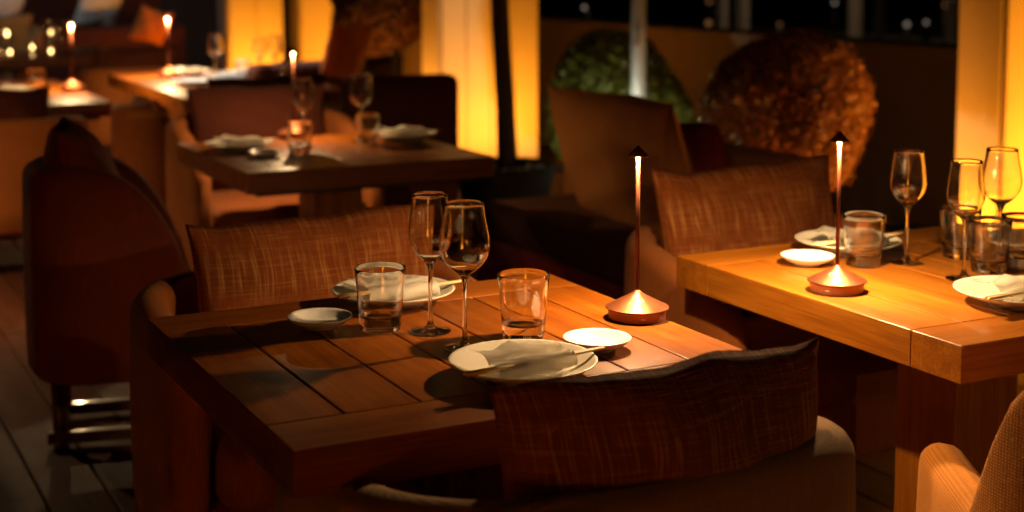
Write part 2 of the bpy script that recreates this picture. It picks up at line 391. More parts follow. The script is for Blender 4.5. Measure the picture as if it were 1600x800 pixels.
def wine_meshes(hs=.132, H=.262, rb=.045, rr=.0345):
    zb = hs; hb = H - zb
    out = []
    K = 22
    def rad(t):    # outer bowl radius, t 0..1 from bottom to rim
        if t < .42:
            q = t / .42; return rb * math.sin(q * PI / 2) ** .62
        q = (t - .42) / .58; return rb + (rr - rb) * (q * q * (3 - 2 * q)) * .92 + (rr - rb) * .08 * q
    ts = [0.0, .004, .012, .025, .045] + [.07 + .93 * i / (K - 1) for i in range(K)]
    outer = [(max(rad(t), .0), zb + hb * t) for t in ts]
    th = .0010
    inner = [(max(r - th, 0), z + (.0035 * max(0, 1 - t * 8))) for (r, z), t in zip(outer, ts)]
    bowl = lathe([(0.0, zb)] + outer[1:] + [(outer[-1][0] - th / 2, outer[-1][1] + .0007)] + inner[::-1][:-1] + [(0, inner[1][1] - .0004)], 56)
    foot_r = .0385
    stem = lathe([(0, .0), (foot_r * .8, .0), (foot_r, .0008), (foot_r + .0006, .0018), (foot_r, .0026), (.026, .0042), (.013, .0075), (.0072, .0135),
                  (.0048, .022), (.0040, .034), (.0038, .06), (.0039, .09), (.0045, zb - .018), (.0062, zb - .008), (.0095, zb + .0005), (.0125, zb + .004), (.0, zb + .0022)], 36)
    return bowl, stem
WINE_A = wine_meshes(rb=.0405, rr=.0335); WINE_B = wine_meshes(rb=.0462, rr=.0355, H=.264)
def wine(label, x, y, big=False):
    t = empty("wine_glass", label, "wine glass", (x, y, TZ + .0003), 0, "stemmed wine glasses")
    b, s = WINE_B if big else WINE_A
    link("stem", s, "solid_glass", t); link("bowl", b, "solid_glass", t); return t
def tumbler_mesh():
    H, zt, rt, r0 = .118, .030, .0485, .0385
    R_ = lambda z: r0 + (rt - r0) * z / H
    p = [(0, .0026), (r0 * .7, .0020), (r0 * .86, .0002), (r0 - .003, 0), (r0 - .0008, .0006), (r0, .0022)] + [(R_(H * i / 10), H * i / 10) for i in range(1, 11)]
    p += [(R_(H) - .0002, H + .0006), (R_(H) - .0009, H + .0010), (R_(H) - .0016, H + .0006)] + [(R_(H * i / 10) - .0019 - .0012 * (1 - i / 10), H * i / 10) for i in range(10, 3, -1)]
    p += [(R_(zt) - .0036, zt + .001), (R_(zt) - .0052, zt - .003), (R_(zt) - .009, zt - .0055), (.018, zt - .0075), (0, zt - .008)]
    return lathe(p, 64)
TUM = tumbler_mesh()
def tumbler(label, x, y):
    return tag(link("tumbler", TUM, "solid_glass", None, (x, y, TZ + .0003), (0, 0, random.random())), label, "glass", "water tumblers")

def napkin_mesh(seed, peak=.55):
    """linen napkin folded over on itself: rolled near edge, loose upper flap with a raised corner"""
    rnd = random.Random(seed); L, Wd = .158, .090; NU, NV = 40, 46
    # cross-section path: bottom layer from back to front, up round the front roll, down into a crease, then the loose top layer
    sec = []
    for i in range(12): sec.append((Wd * .5 - Wd * .93 * i / 11, .0015, 0))
    for i in range(1, 13):
        a = -PI / 2 - PI * 1.22 * i / 12; sec.append((-Wd * .43 + .0165 * math.cos(a) * 1.05, .018 + .0165 * math.sin(a), .2 + .2 * i / 12))
    y0, z0 = sec[-1][0], sec[-1][1]
    for i in range(1, 23):
        q = i / 22; sec.append((y0 + (Wd * .47 - y0) * q, z0 - .003 * math.exp(-((q - .06) / .07) ** 2) + .005 * min(1, q * 4), .4 + .6 * q))
    ph = [rnd.random() * 6 for _ in range(6)]
    bm = bmesh.new(); rows = []
    for a in range(NU + 1):
        u = a / NU; row = []
        for (y, z, k) in sec:
            x = (u - .5) * L
            if k > .4:
                q = (k - .4) / .6
                hump = math.sin(PI * min(1, max(0, (q - .08) / .80))) ** .8
                ridge = max(0, .013 - .055 * abs(u - peak)) * max(0, q - .25) * 1.3
                pk = hump * .002 + ridge + max(0, .008 - .09 * u) * q
                wv = .0014 * math.sin(u * 15 + ph[0]) * hump + .0010 * math.sin(u * 27 + q * 6 + ph[1]) * q
                z2 = z + pk + wv - .006 * max(0, q - .3)
                y2 = y + .010 * q * math.sin(u * 5 + ph[2]) + .006 * q * math.exp(-((u - peak) / .2) ** 2)
                x2 = x * (1 - (.16 if u > .5 else .02) * q) + .004 * q * math.sin(ph[3])
            else:
                z2 = z + (.0015 * math.sin(u * 9 + ph[4]) if k > 0 else 0); y2 = y + .002 * math.sin(u * 7 + ph[5]) * (k > 0); x2 = x
            if k > 0 and k <= .45: z2 -= .003 * (abs(u - .5) * 2) ** 3
            row.append(bm.verts.new((x2, y2, max(z2, .0012))))
        rows.append(row)
    uvl = bm.loops.layers.uv.new("UVMap"); ns = len(sec)
    for a in range(NU):
        for b in range(ns - 1):
            f = bm.faces.new((rows[a][b], rows[a + 1][b], rows[a + 1][b + 1], rows[a][b + 1]))
            for lp, (uu, vv) in zip(f.loops, ((a, b), (a + 1, b), (a + 1, b + 1), (a, b + 1))): lp[uvl].uv = (uu / NU * L, vv / ns * Wd * 2.2)
    geom = bmesh.ops.solidify(bm, geom=bm.faces[:], thickness=.0024)
    return bm_mesh(bm, True)
NAP = [napkin_mesh(3, .55), napkin_mesh(8, .35)]
stick_me = tube([(-.140, 0, .002), (-.06, 0, .002), (.0, 0, .002), (.06, 0, .0022), (.112, 0, .0030), (.142, .001, .0036)], [.0034, .0034, .0031, .0028, .0024, .0018], 8)
def setting(px, py, rz, tplate, which=0, flip=1, s=1.0):
    """napkin and a pair of chopsticks lying on a plate"""
    o = tag(link("napkin", NAP[which], "linen", None, (px, py, TZ + .0118 * s), (0, 0, rz)), "folded white linen napkin on " + tplate, "napkin", "folded napkins")
    c, sn = math.cos(rz), math.sin(rz)
    for k in range(2):
        yy = (-.047 + .0072 * k) * flip; tilt = R(.6 - 1.2 * k)
        q = tag(link("chopstick", stick_me, "bamboo", None, (px + .002 * c - yy * sn, py + .002 * sn + yy * c, TZ + .0352), (0, 0, rz + tilt)),
                "pale bamboo chopstick lying across " + tplate, "chopstick", "chopsticks of " + tplate)
    return o

# table A
pa1 = plate("white dinner plate in front of the armchair with its back turned, side dish touching", .015, -.258)
pa2 = plate("white dinner plate behind the tumbler, before the far armchair of the two-setting table", .028, .330)
setting(.010, -.258, R(7), "the plate nearest the turned armchair", 0)
setting(.030, .335, R(2), "the plate behind the tumbler", 1)
dish("dim white side dish beside the shadowed tumbler", -.172, .215)
dish("brightly lit white side dish between lamp and plate", .215, -.165)
tumbler("water tumbler standing before the far plate and dim side dish", -.075, .148)
tumbler("water tumbler standing between the wine glass and the lamp", .138, -.028)
wine("slim wine glass beside the far plate, behind a rounder one", .000, .085)
wine("round-bowled wine glass beside the napkin plate, in front of a slimmer one", .008, -.048, True)
# table B
plate("white dinner plate behind the tumbler on the bright table", 1.205, .318)
plate("brightly lit white dinner plate at the corner of the bright table", 1.150, -.262)
plate("white dinner plate under the lit column on the bright table", 1.60, .10)
setting(1.207, .322, R(2), "the bright table's far plate", 1)
setting(1.150, -.262, R(3), "the bright table's corner plate", 0)
dish("white side dish beside the copper lamp on the bright table", 1.022, .243)
tumbler("water tumbler before the far plate on the bright table", 1.128, .175)
tumbler("water tumbler behind the wine glass, against the lit column", 1.395, .145)
tumbler("water tumbler among the crowded glasses of the bright table", 1.335, -.005)
tumbler("last water tumbler of the crowded glasses, beside the plate under the column", 1.44, -.005)
wine("wine glass before the dark wall beside the far plate of the bright table", 1.235, .150)
wine("wine glass overlapping the edge of the lit column", 1.225, -.040, False)
wine("wine glass wholly against the lit column", 1.435, .060, True)
# table C
plate("dim white plate at the open side of the dark table", .46, 2.82); plate("white plate on the dark table beside the amber column", 1.13, 2.83)
setting(.46, 2.83, R(8), "the dark table's open-side plate", 1); setting(1.13, 2.84, R(-5), "the dark table's column-side plate", 0)
dish("shadowed side dish on the dark table", .49, 2.60)
wine("wine glass on the dark table in line with a glowing lamp", .70, 2.79); tumbler("sparkling tumbler in front of the wine glass on the dark table", .625, 2.62)
wine("wine glass behind a tumbler near the plate by the amber column", .96, 2.86, True); tumbler("sparkling tumbler near the plate by the amber column", .945, 2.76)
# table E, F, G
for i, (x, y) in enumerate(((1.08, 5.75), (1.32, 5.95), (1.24, 6.45), (1.55, 6.25))):
    plate(("white lit plate nearest the corner of the long table", "white lit plate in the middle of the long table", "white lit plate farther down the long table", "white lit plate by the glasses of the long table")[i], x, y)
setting(1.32, 5.95, R(10), "the long table's middle plate", 0); setting(1.55, 6.25, R(-10), "the long table's plate by the glasses", 1)
setting(1.24, 6.45, R(20), "the long table's farther plate", 1)
wine("first wine glass on the long table, among the white dishes", 1.33, 6.17, True); wine("second wine glass on the long table, before the far column", 1.63, 5.95, True)
wine("third wine glass on the long table, beside the far column", 1.50, 5.83)
tumbler("tumbler among the white dishes of the long table", 1.44, 5.98); tumbler("tumbler at the edge of the long table", 1.62, 5.72)
wine("wine glass on the table behind the armchair at the left", .06, 6.05); tumbler("tumbler on the table behind the armchair at the left", .22, 5.75)
plate("white plate on the table behind the armchair at the left", .05, 5.55); setting(.05, 5.55, R(15), "the plate behind the left armchair", 0)
for i, (x, y) in enumerate(((.50, 9.05), (.86, 9.05), (.98, 9.2))): wine(("far wine glass beside the tea light", "far wine glass right of the lamp stem", "far wine glass behind the others")[i], x, y, i == 1)
plate("white plate at the far table's end", .30, 9.0); plate("white plate at the far table's other end", 1.18, 9.1); setting(1.18, 9.1, R(0), "the far table's end plate", 0); setting(.30, 9.0, R(10), "the far table's other plate", 1)
def added_tea_light(label, x, y, z=TZ):  # added as bright spots in place of glints on the far glasses
    t = empty("added_tea_light", label, "candle", (x, y, z), 0, "added tea lights")
    link("holder", lathe([(0, 0), (.028, 0), (.034, .02), (.036, .055), (.034, .055), (.032, .02), (.027, .006), (0, .005)], 24), "thin_glass", t)
    link("wax", lathe([(0, .006), (.024, .006), (.024, .02), (0, .02)], 20), "ceramic", t)
    link("glint_flame", lathe([(0, .021), (.005, .027), (.006, .034), (.003, .046), (0, .054)], 12), "glint_flame", t)
added_tea_light("added tea light on the far table left of the lamp stem", .55, 8.88); added_tea_light("added tea light on the far table right of the lamp stem", .84, 8.86)
def candle(label, x, y):  # tall candles added for blurred glints above the far table
    t = empty("added_glass_candle", label, "candle", (x, y, TZ), 0, "added tall glass candles")
    link("holder", lathe([(0, 0), (.036, 0), (.04, .01), (.042, .20), (.040, .20), (.038, .012), (0, .008)], 24), "thin_glass", t)
    link("wax", lathe([(0, .008), (.03, .008), (.03, .13), (0, .13)], 20), "ceramic", t)
    link("glint_flame", lathe([(0, .131), (.006, .14), (.007, .15), (.004, .165), (0, .178)], 12), "glint_flame", t)
candle("added tall glass candle left of the lamp stem on the far table", .60, 9.35); candle("added tall glass candle right of the lamp stem on the far table", .92, 9.30)
candle("added tall glass candle at the end of the far table", .36, 9.38)
added_tea_light("tea light at the far table's back edge", .80, 9.45)

# ------------------------------------------------------------------ slim copper table lamps
def make_lamp(label):
    t = empty("table_lamp", label, "lamp", (0, 0, 0), 0, "slim copper table lamps")
    link("base_band", sharp(lathe([(0, 0), (.054, 0), (.0555, .0015), (.0565, .018), (.0575, .0205), (0, .0205)], 64)), "copper_dark", t)
    link("base_cone", sharp(lathe([(0, .0205), (.0605, .0205), (.0622, .0218), (.0618, .0236), (.050, .0292), (.030, .0392), (.012, .0495), (.0065, .0535), (.0045, .056), (0, .056)], 72)), "copper", t)
    link("stem", lathe([(0, .05), (.0042, .05), (.0040, .2), (.0040, .324), (0, .324)], 20), "copper_stem", t)
    cap = link("cap", sharp(lathe([(0, .3395), (.0015, .3390), (.0195, .3205), (.0200, .3190), (.0194, .3184), (.0176, .3206), (.0138, .3240), (.006, .3245), (0, .3246)], 40)), "copper_dark", t)
    bm = bmesh.new(); ra = [[bm.verts.new((r_ * math.cos(2 * PI * k / 32), r_ * math.sin(2 * PI * k / 32), .3200)) for k in range(32)] for r_ in (.0052, .0125)]
    for k in range(32): bm.faces.new((ra[0][k], ra[0][(k + 1) % 32], ra[1][(k + 1) % 32], ra[1][k]))       # wound to face down
    me = bpy.data.meshes.new("led_ring"); bm.to_mesh(me); bm.free(); link("led_ring", me, "led", cap)
    ring = [(.0052 * math.cos(a), .0052 * math.sin(a), 0) for a in [2 * PI * k / 24 for k in range(24)]]
    rg = link("touch_ring", tube(ring, .0009, 6, True), "mark_white", t, (.0, -.030, .0396), (R(26.5), 0, 0))
    for k in range(3):
        link("mark", box_mesh(.0022, .0006, .0016, 0), "mark_white", t, (-.003 + .003 * k, -.0562, .009))
    return t
lamp0 = make_lamp("slim copper table lamp on the two-setting table beside the small bright dish")
lamp0.location = (.402, -.004, TZ + .0002); lamp0.rotation_euler = (0, 0, R(-20))
copy_tree(lamp0, (.905, .002, TZ + .0002), R(-60), "slim copper table lamp on the bright crowded table before its tumbler")
copy_tree(lamp0, (1.62, -1.72, TZ + .0002), R(15), "slim copper lamp on the table behind the gold woven armchair")
copy_tree(lamp0, (-.92, 3.85, TZ + .0002), R(15), "slim copper lamp on the table left of the dark side-on armchair")
copy_tree(lamp0, (.405, 5.72, TZ + .0002), R(10), "slim copper lamp at the corner of the table behind the left armchair").scale = (1.12,) * 3
copy_tree(lamp0, (.765, 3.09, TZ + .0002), R(30), "slim copper lamp behind the glasses of the dark table").scale = (1.07,) * 3
copy_tree(lamp0, (1.11, 6.42, TZ + .0002), R(30), "slim copper lamp among the white dishes of the long table").scale = (1.12,) * 3

for o in list(bpy.data.objects):                                  # dimmable lamps: one turned down, one turned up
    if o.name.startswith("led_ring"):
        for start, mt in (("slim copper lamp behind the glasses", "led_dimmed"), ("slim copper lamp on the table behind the gold", "led_dimmed"), ("slim copper lamp on the table left", "led_bright"), ("slim copper lamp at the corner", "led_bright"), ("slim copper lamp among the white", "led_bright"), ("slim copper table lamp on the bright", "led_bright")):
            if o.parent.parent["label"].startswith(start):
                o.data = o.data.copy(); o.data.materials.clear(); o.data.materials.append(M[mt])

# ------------------------------------------------------------------ barrel armchairs
def shell_mesh(W, D, z0, zb, za, th, drop=1.6, step=False):
    """U-shaped upholstered shell: back at -Y, arms running forward and falling from zb to za"""
    Rc = min(.19, W * .30); hw = W / 2 - th / 2; yb = -D / 2 + th / 2; yf = D / 2 - th * .3
    path = []
    for i in range(9): path.append((-hw, yf + (yb + Rc - yf) * i / 9))
    for i in range(13):
        a = PI + (PI / 2) * i / 12; path.append((-hw + Rc + Rc * math.cos(a), yb + Rc + Rc * math.sin(a)))
    nb = 8
    for i in range(1, nb): path.append((-hw + Rc + (2 * hw - 2 * Rc) * i / nb, yb - .012 * math.sin(PI * i / nb)))
    path += [(-x, y) for x, y in path[:22][::-1]]
    sec_n = []; NS = 8
    bm = bmesh.new(); rings = []; s = 0; uvs = []
    for i, (x, y) in enumerate(path):
        a = Vector(path[max(i - 1, 0)]); b = Vector(path[min(i + 1, len(path) - 1)]); t = (b - a).normalized(); nr = Vector((t.y, -t.x))   # outward on the left arm is -x
        if i: s += (Vector((x, y)) - Vector(path[i - 1])).length
        f = (y - yb) / (yf - yb); f = max(0, min(1, f))
        zt = zb + (za - zb) * (f ** drop)
        if step:
            q = max(0, min(1, (f - .12) / .22)); zt = zb + (za - zb) * q * q * (3 - 2 * q)
        endk = 1.0
        if f > .86: endk = 1 - .55 * ((f - .86) / .14) ** 2
        zt -= (.05 * ((f - .86) / .14) ** 2 if f > .86 else 0)
        h = th / 2 * endk; ring = []; uv = []
        prof = [(h * .55, z0 + .0), (h * .92, z0 + .02)] + [(h * (1.0 + .10 * math.sin(PI * q)), z0 + .02 + (zt - h - z0 - .02) * q) for q in (.15, .35, .55, .75, .95)]
        prof += [(h * math.cos(a_), zt - h + h * math.sin(a_)) for a_ in [PI * k / NS for k in range(NS + 1)]]
        prof += [(-h * (1.0 + .05 * math.sin(PI * q)), z0 + .02 + (zt - h - z0 - .02) * q) for q in (.95, .75, .55, .35, .15)] + [(-h * .92, z0 + .02), (-h * .55, z0)]
        for j, (o, z) in enumerate(prof):
            lean = (-.035 * ((z - z0) / (zb - z0)) if False else 0)
            ring.append(bm.verts.new((x - nr.x * -o, y - nr.y * -o, z))); uv.append((s, z + (0 if o > 0 else 2 * (zt - z))))
        rings.append(ring); uvs.append(uv)
    uvl = bm.loops.layers.uv.new("UVMap"); n = len(rings[0])
    for i in range(len(rings) - 1):
        for j in range(n):
            j2 = (j + 1) % n
            f = bm.faces.new((rings[i][j], rings[i + 1][j], rings[i + 1][j2], rings[i][j2]))
            for lp, q in zip(f.loops, (uvs[i][j], uvs[i + 1][j], uvs[i + 1][j2], uvs[i][j2])): lp[uvl].uv = q
    for rg, uv in ((rings[0], uvs[0]), (rings[-1], uvs[-1])):
        f = bm.faces.new(rg)
        for lp, v in zip(f.loops, rg): lp[uvl].uv = (v.co.x, v.co.z)
    return bm_mesh(bm, True)
def pillow_mesh(W, Hh, T, bend=0.0, seed=1, ear=.06, NU=34, NV=24):
    """knife-edge cushion: pinched sides, pointed corners, gentle wrinkles; returns mesh and edge outline"""
    rnd = random.Random(seed); ph = [rnd.random() * 6.28 for _ in range(8)]
    def pt(u, v, side):
        x = W / 2 * u * (1 - ear * (1 - v * v)); z = Hh / 2 * v * (1 - ear * .9 * (1 - u * u))
        z += .006 * math.sin(3 * u + ph[0]) * v + (.004 * math.sin(7 * u + ph[6]) + .0014 * math.sin(13 * u + ph[7]) + .0004 * math.sin(29 * u + ph[1])) * max(v, 0) ** 3
        k = max(0, (1 - u * u) * (1 - v * v)); y = side * T / 2 * k ** .55
        y += side * .0065 * k ** .5 * (math.sin(6 * u + 3 * v + ph[1]) + .7 * math.sin(9 * v - 5 * u + ph[2]) + .35 * math.sin(17 * u + 6 * v + ph[5]))
        cn = (abs(u) * abs(v)) ** 3; y += side * .006 * cn * (1 - max(abs(u), abs(v))) * 8 * math.sin(14 * math.atan2(1.05 - abs(v), 1.05 - abs(u)) + ph[3])
        y += bend * x * x + .006 * math.sin(4 * u + ph[4]) * v
        return Vector((x, y, z))
    bm = bmesh.new(); uvl = bm.loops.layers.uv.new("UVMap"); G = {}
    us = [math.sin(PI / 2 * (-1 + 2 * a / NU)) * .35 + (-1 + 2 * a / NU) * .65 for a in range(NU + 1)]
    vs = [math.sin(PI / 2 * (-1 + 2 * a / NV)) * .35 + (-1 + 2 * a / NV) * .65 for a in range(NV + 1)]
    for side in (-1, 1):
        for a in range(NU + 1):
            for b in range(NV + 1):
                edge = a in (0, NU) or b in (0, NV)
                if edge and side == 1: G[side, a, b] = G[-1, a, b]
                else: G[side, a, b] = bm.verts.new(pt(us[a], vs[b], 0 if edge else side))
        for a in range(NU):
            for b in range(NV):
                q = [(a, b), (a + 1, b), (a + 1, b + 1), (a, b + 1)]
                if side == 1: q = q[::-1]
                f = bm.faces.new([G[side, i, j] for i, j in q])
                for lp, (i, j) in zip(f.loops, q): lp[uvl].uv = (us[i] * W / 2 + side * .7, vs[j] * Hh / 2)
    out = [pt(u, -1, 0) for u in us] + [pt(1, v, 0) for v in vs[1:]] + [pt(u, 1, 0) for u in us[::-1][1:]] + [pt(-1, v, 0) for v in vs[::-1][1:-1]]
    return bm_mesh(bm, True), out
def chair(label, x, y, rz, W=.78, D=.64, zb=.72, za=.60, zc=.86, cw=.58, ch=.36, shell="shell_fabric", cush="cushion_fabric", seat="seat_fabric",
          th=.085, seed=1, legs=True, stretcher=False, lean=12, coff=0.0, bend=.35, cy=None, roll=0, drop=1.6, step=False):
    t = empty("armchair", label, "armchair", (x, y, 0), rz, "barrel armchairs")
    link("shell", shell_mesh(W, D, .20, zb, za, th, drop, step), shell, t)
    link("seat_base", soft_box(W - th * 1.3, D - th * .9, .16, .03), shell, t, (0, .035, .19))
    link("seat_cushion", soft_box(W - 2 * th - .005, D - th - .02, .13, .045, .012), seat, t, (0, .05, .335))
    pm, out = pillow_mesh(cw, ch, .19, bend, seed)
    cyy = (-D / 2 + th + .075) if cy is None else cy
    c = link("back_cushion", pm, cush, t, (coff, cyy, zc - ch / 2 * math.cos(R(lean)) + .004), (R(lean), R(roll), 0))
    link("seam", tube(out, .0007, 6, True), cush, c)
    if legs:
        lm = lathe([(0, 0), (.016, 0), (.018, .004), (.024, .205), (0, .205)], 14)
        for sx in (-1, 1):
            for sy in (-1, 1): link("leg", lm, "dark_wood", t, (sx * (W / 2 - .085), sy * (D / 2 - .085), 0))
    if stretcher:
        for sx in (-1, 1): link("stretcher", box_mesh(.035, D - .10, .035, .004), "dark_wood", t, (sx * (W / 2 - .085), 0, .012))
        for sy in (-1, 1): link("stretcher", box_mesh(W - .205, .035, .035, .004), "dark_wood", t, (0, sy * (D / 2 - .085), .014))
    return t
chair("armchair with its back turned, slubby brown cushion rising above its pale rim", .012, -.435, 0, W=.82, D=.66, zb=.732, za=.61, zc=.865, cw=.57, ch=.36, lean=-2, seed=4, coff=.05, cy=-.215, bend=.42)
_c = [o for o in bpy.data.objects if o.name.startswith("back_cushion")][-1]
_pm, _out = pillow_mesh(.57, .36, .19, .42, 4); bpy.data.meshes.remove(_pm); _v, _f = [], []; _r = random.Random(3)
for k in range(1500):
    i = _r.randrange(len(_out)); a_ = _out[i].lerp(_out[(i + 1) % len(_out)], _r.random())
    if a_.z < -.02: continue
    d_ = (Vector((a_.x * .9, 0, a_.z)).normalized() + .9 * Vector((_r.gauss(0, 1), _r.gauss(0, .8), _r.gauss(0, .6)))).normalized() * _r.uniform(.0015, .0045 + .002 * (abs(a_.x) > .26))
    w_ = Vector((_r.gauss(0, 1), _r.gauss(0, 1), _r.gauss(0, 1))).normalized() * .00035; n0 = len(_v); _v += [a_ - w_, a_ + w_, a_ + d_]; _f.append((n0, n0 + 1, n0 + 2))
_me = bpy.data.meshes.new("fuzz"); _me.from_pydata(_v, [], _f); link("fuzz", _me, "fibre", _c)["kind"] = "stuff"
chair("armchair facing the turned one across the two-setting table", .01, .70, PI, W=.82, D=.62, zb=.72, za=.62, zc=.845, cw=.62, ch=.38, shell="rust_fabric", seed=9, lean=10, coff=-.04)
chair("armchair at the far side of the bright crowded table", 1.33, .72, PI, W=.80, D=.66, zb=.72, za=.60, zc=.875, cw=.62, ch=.42, shell="rust_fabric", seed=11, lean=14, coff=.0)
chair("gold woven armchair at the near corner of the bright table", 1.00, -.75, R(-30), W=.74, D=.62, zb=.80, za=.555, zc=.80, cw=.5, ch=.3, shell="gold_weave", seat="gold_fabric", cush="gold_fabric", seed=12, step=True)
chair("dark side-on armchair with a tall pointed cushion beside the dark table", -.145, 2.11, R(-103), W=.46, D=.52, zb=.85, za=.46, zc=.955, cw=.40, ch=.36, shell="oxblood_fabric", cush="oxblood_fabric", seat="oxblood_fabric",
      seed=13, stretcher=True, lean=24, drop=3.6, th=.09)
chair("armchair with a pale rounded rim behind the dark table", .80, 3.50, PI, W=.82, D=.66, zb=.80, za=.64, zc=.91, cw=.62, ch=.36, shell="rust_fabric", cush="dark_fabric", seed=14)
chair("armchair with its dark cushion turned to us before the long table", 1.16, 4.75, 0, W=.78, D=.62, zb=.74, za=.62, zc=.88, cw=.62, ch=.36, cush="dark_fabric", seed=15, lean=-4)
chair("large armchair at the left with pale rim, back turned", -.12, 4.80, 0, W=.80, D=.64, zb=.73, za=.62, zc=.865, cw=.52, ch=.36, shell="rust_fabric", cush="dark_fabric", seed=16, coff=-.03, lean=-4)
chair("narrow armchair side-on between the left chair and the long table's chair", .56, 4.56, R(-80), W=.40, D=.36, zb=.78, za=.56, zc=.80, cw=.26, ch=.26, shell="rust_fabric", seed=17)
chair("far armchair between the left table and the long table", 1.20, 7.85, 0, W=.78, D=.62, zb=.73, za=.62, zc=.86, shell="rust_fabric", cush="dark_fabric", seed=18, lean=-4)

# ------------------------------------------------------------------ lounge sofa by the dark table
sf = empty("lounge_sofa", "low lounge sofa with one big leaning back pillow beside the dark table", "sofa", (1.95, 2.52, 0))
link("sofa_base", soft_box(.74, 1.25, .24, .03), "red_fabric", sf, (0, 0, .05))
link("seat_cushion", soft_box(.72, 1.22, .15, .05, .015), "dark_fabric", sf, (-.01, 0, .285))
link("backrest", soft_box(.14, 1.25, .66, .045), "sofa_fabric", sf, (.37, 0, .06))
pm, out = pillow_mesh(.92, .60, .30, -.05, 21, .06)
c = link("back_pillow", pm, "sofa_fabric", sf, (-.08, -.14, .665), (R(17), 0, R(-90)))
link("seam", tube(out, .004, 6, True), "sofa_fabric", c)
pm, out = pillow_mesh(.40, .42, .16, 0, 22, .06)
link("red_pillow", pm, "red_fabric", sf, (.10, -.36, .655), (R(20), 0, R(-84)))
for sx in (-1, 1):
    for sy in (-1, 1): link("leg", box_mesh(.05, .05, .06, .003), "dark_wood", sf, (sx * .3, sy * .56, 0))
ar = empty("lounge_armchair", "lounge armchair with a glowing orange side behind the bright table's chair", "armchair", (2.50, 3.02, 0), R(-90))
link("seat_block", soft_box(.70, .52, .40, .03), "sofa_fabric", ar)
link("backrest", soft_box(.70, .13, .72, .04), "sofa_fabric", ar, (0, -.30, .02))
for s in (-1, 1): link("arm", soft_box(.12, .44, .66, .035), "orange_fabric", ar, (s * .37, -.08, .01))
# dark banquette by the far side of the dark table, with an orange pillow on it
bq = empty("dark_banquette", "dark high-backed banquette between dark table and amber column", "sofa", (1.80, 4.75, 0), R(0))
link("seat_block", soft_box(.62, .62, .42, .03), "dark_fabric", bq)
link("backrest", soft_box(.62, .16, .86, .05), "dark_fabric", bq, (0, -.30, .01))
pm, out = pillow_mesh(.34, .34, .14, 0, 31, .06)
pl = tag(link("throw_pillow", pm, "orange_fabric", None, (1.93, 5.55, .93), (R(14), R(6), R(25))), "orange throw pillow on the bench behind the dark banquette", "pillow")
bq2 = empty("far_bench", "dark bench behind the banquette carrying the orange pillow", "bench", (2.0, 5.90, 0), R(20))
link("seat_block", soft_box(1.1, .6, .44, .03), "dark_fabric", bq2); link("backrest", soft_box(1.1, .15, .84, .05), "dark_fabric", bq2, (0, .12, .01))

# far lounge corner at the left
fs = empty("far_sofa", "dark far sofa at the back of the terrace", "sofa", (1.55, 10.6, 0), R(200))
link("seat_block", soft_box(2.2, .8, .42, .04), "dark_fabric", fs); link("backrest", soft_box(2.2, .2, .86, .06), "dark_fabric", fs, (0, -.35, .01))
for nm, lab, mt, w_, p, r in (("throw_pillow", "orange pillow leaning on the dark far sofa", "orange_fabric", .34, (1.92, 10.2, .90), (R(18), R(14), R(22))),
                              ("throw_pillow", "white pillow leaning on the dark far sofa", "white_fabric", .50, (1.72, 11.35, 1.05), (R(20), R(8), R(30))),
                              ("throw_pillow", "white pillow at the far left end beyond the tea lights", "white_fabric", .42, (.80, 11.0, 1.0), (R(20), R(0), R(30)))):
    pm, out = pillow_mesh(w_, w_ * .9, .15, 0, int(p[0] * 10), .06); tag(link(nm, pm, mt, None, p, r), lab, "pillow")
fl = empty("far_lounge_bench", "far lounge bench carrying the white pillows", "bench", (1.3, 11.75, 0), R(10))
link("seat_block", soft_box(2.4, .7, .78, .04), "dark_fabric", fl); link("backrest", soft_box(2.4, .2, 1.2, .06), "dark_fabric", fl, (0, .2, .01))
for nm, p, s in (("far brown lounge chair left of the tea lights", (.62, 10.35), 1.0),):
    chair(nm, p[0], p[1], R(150), zb=.92, za=.70, zc=1.0, cush="sofa_fabric", seed=33)

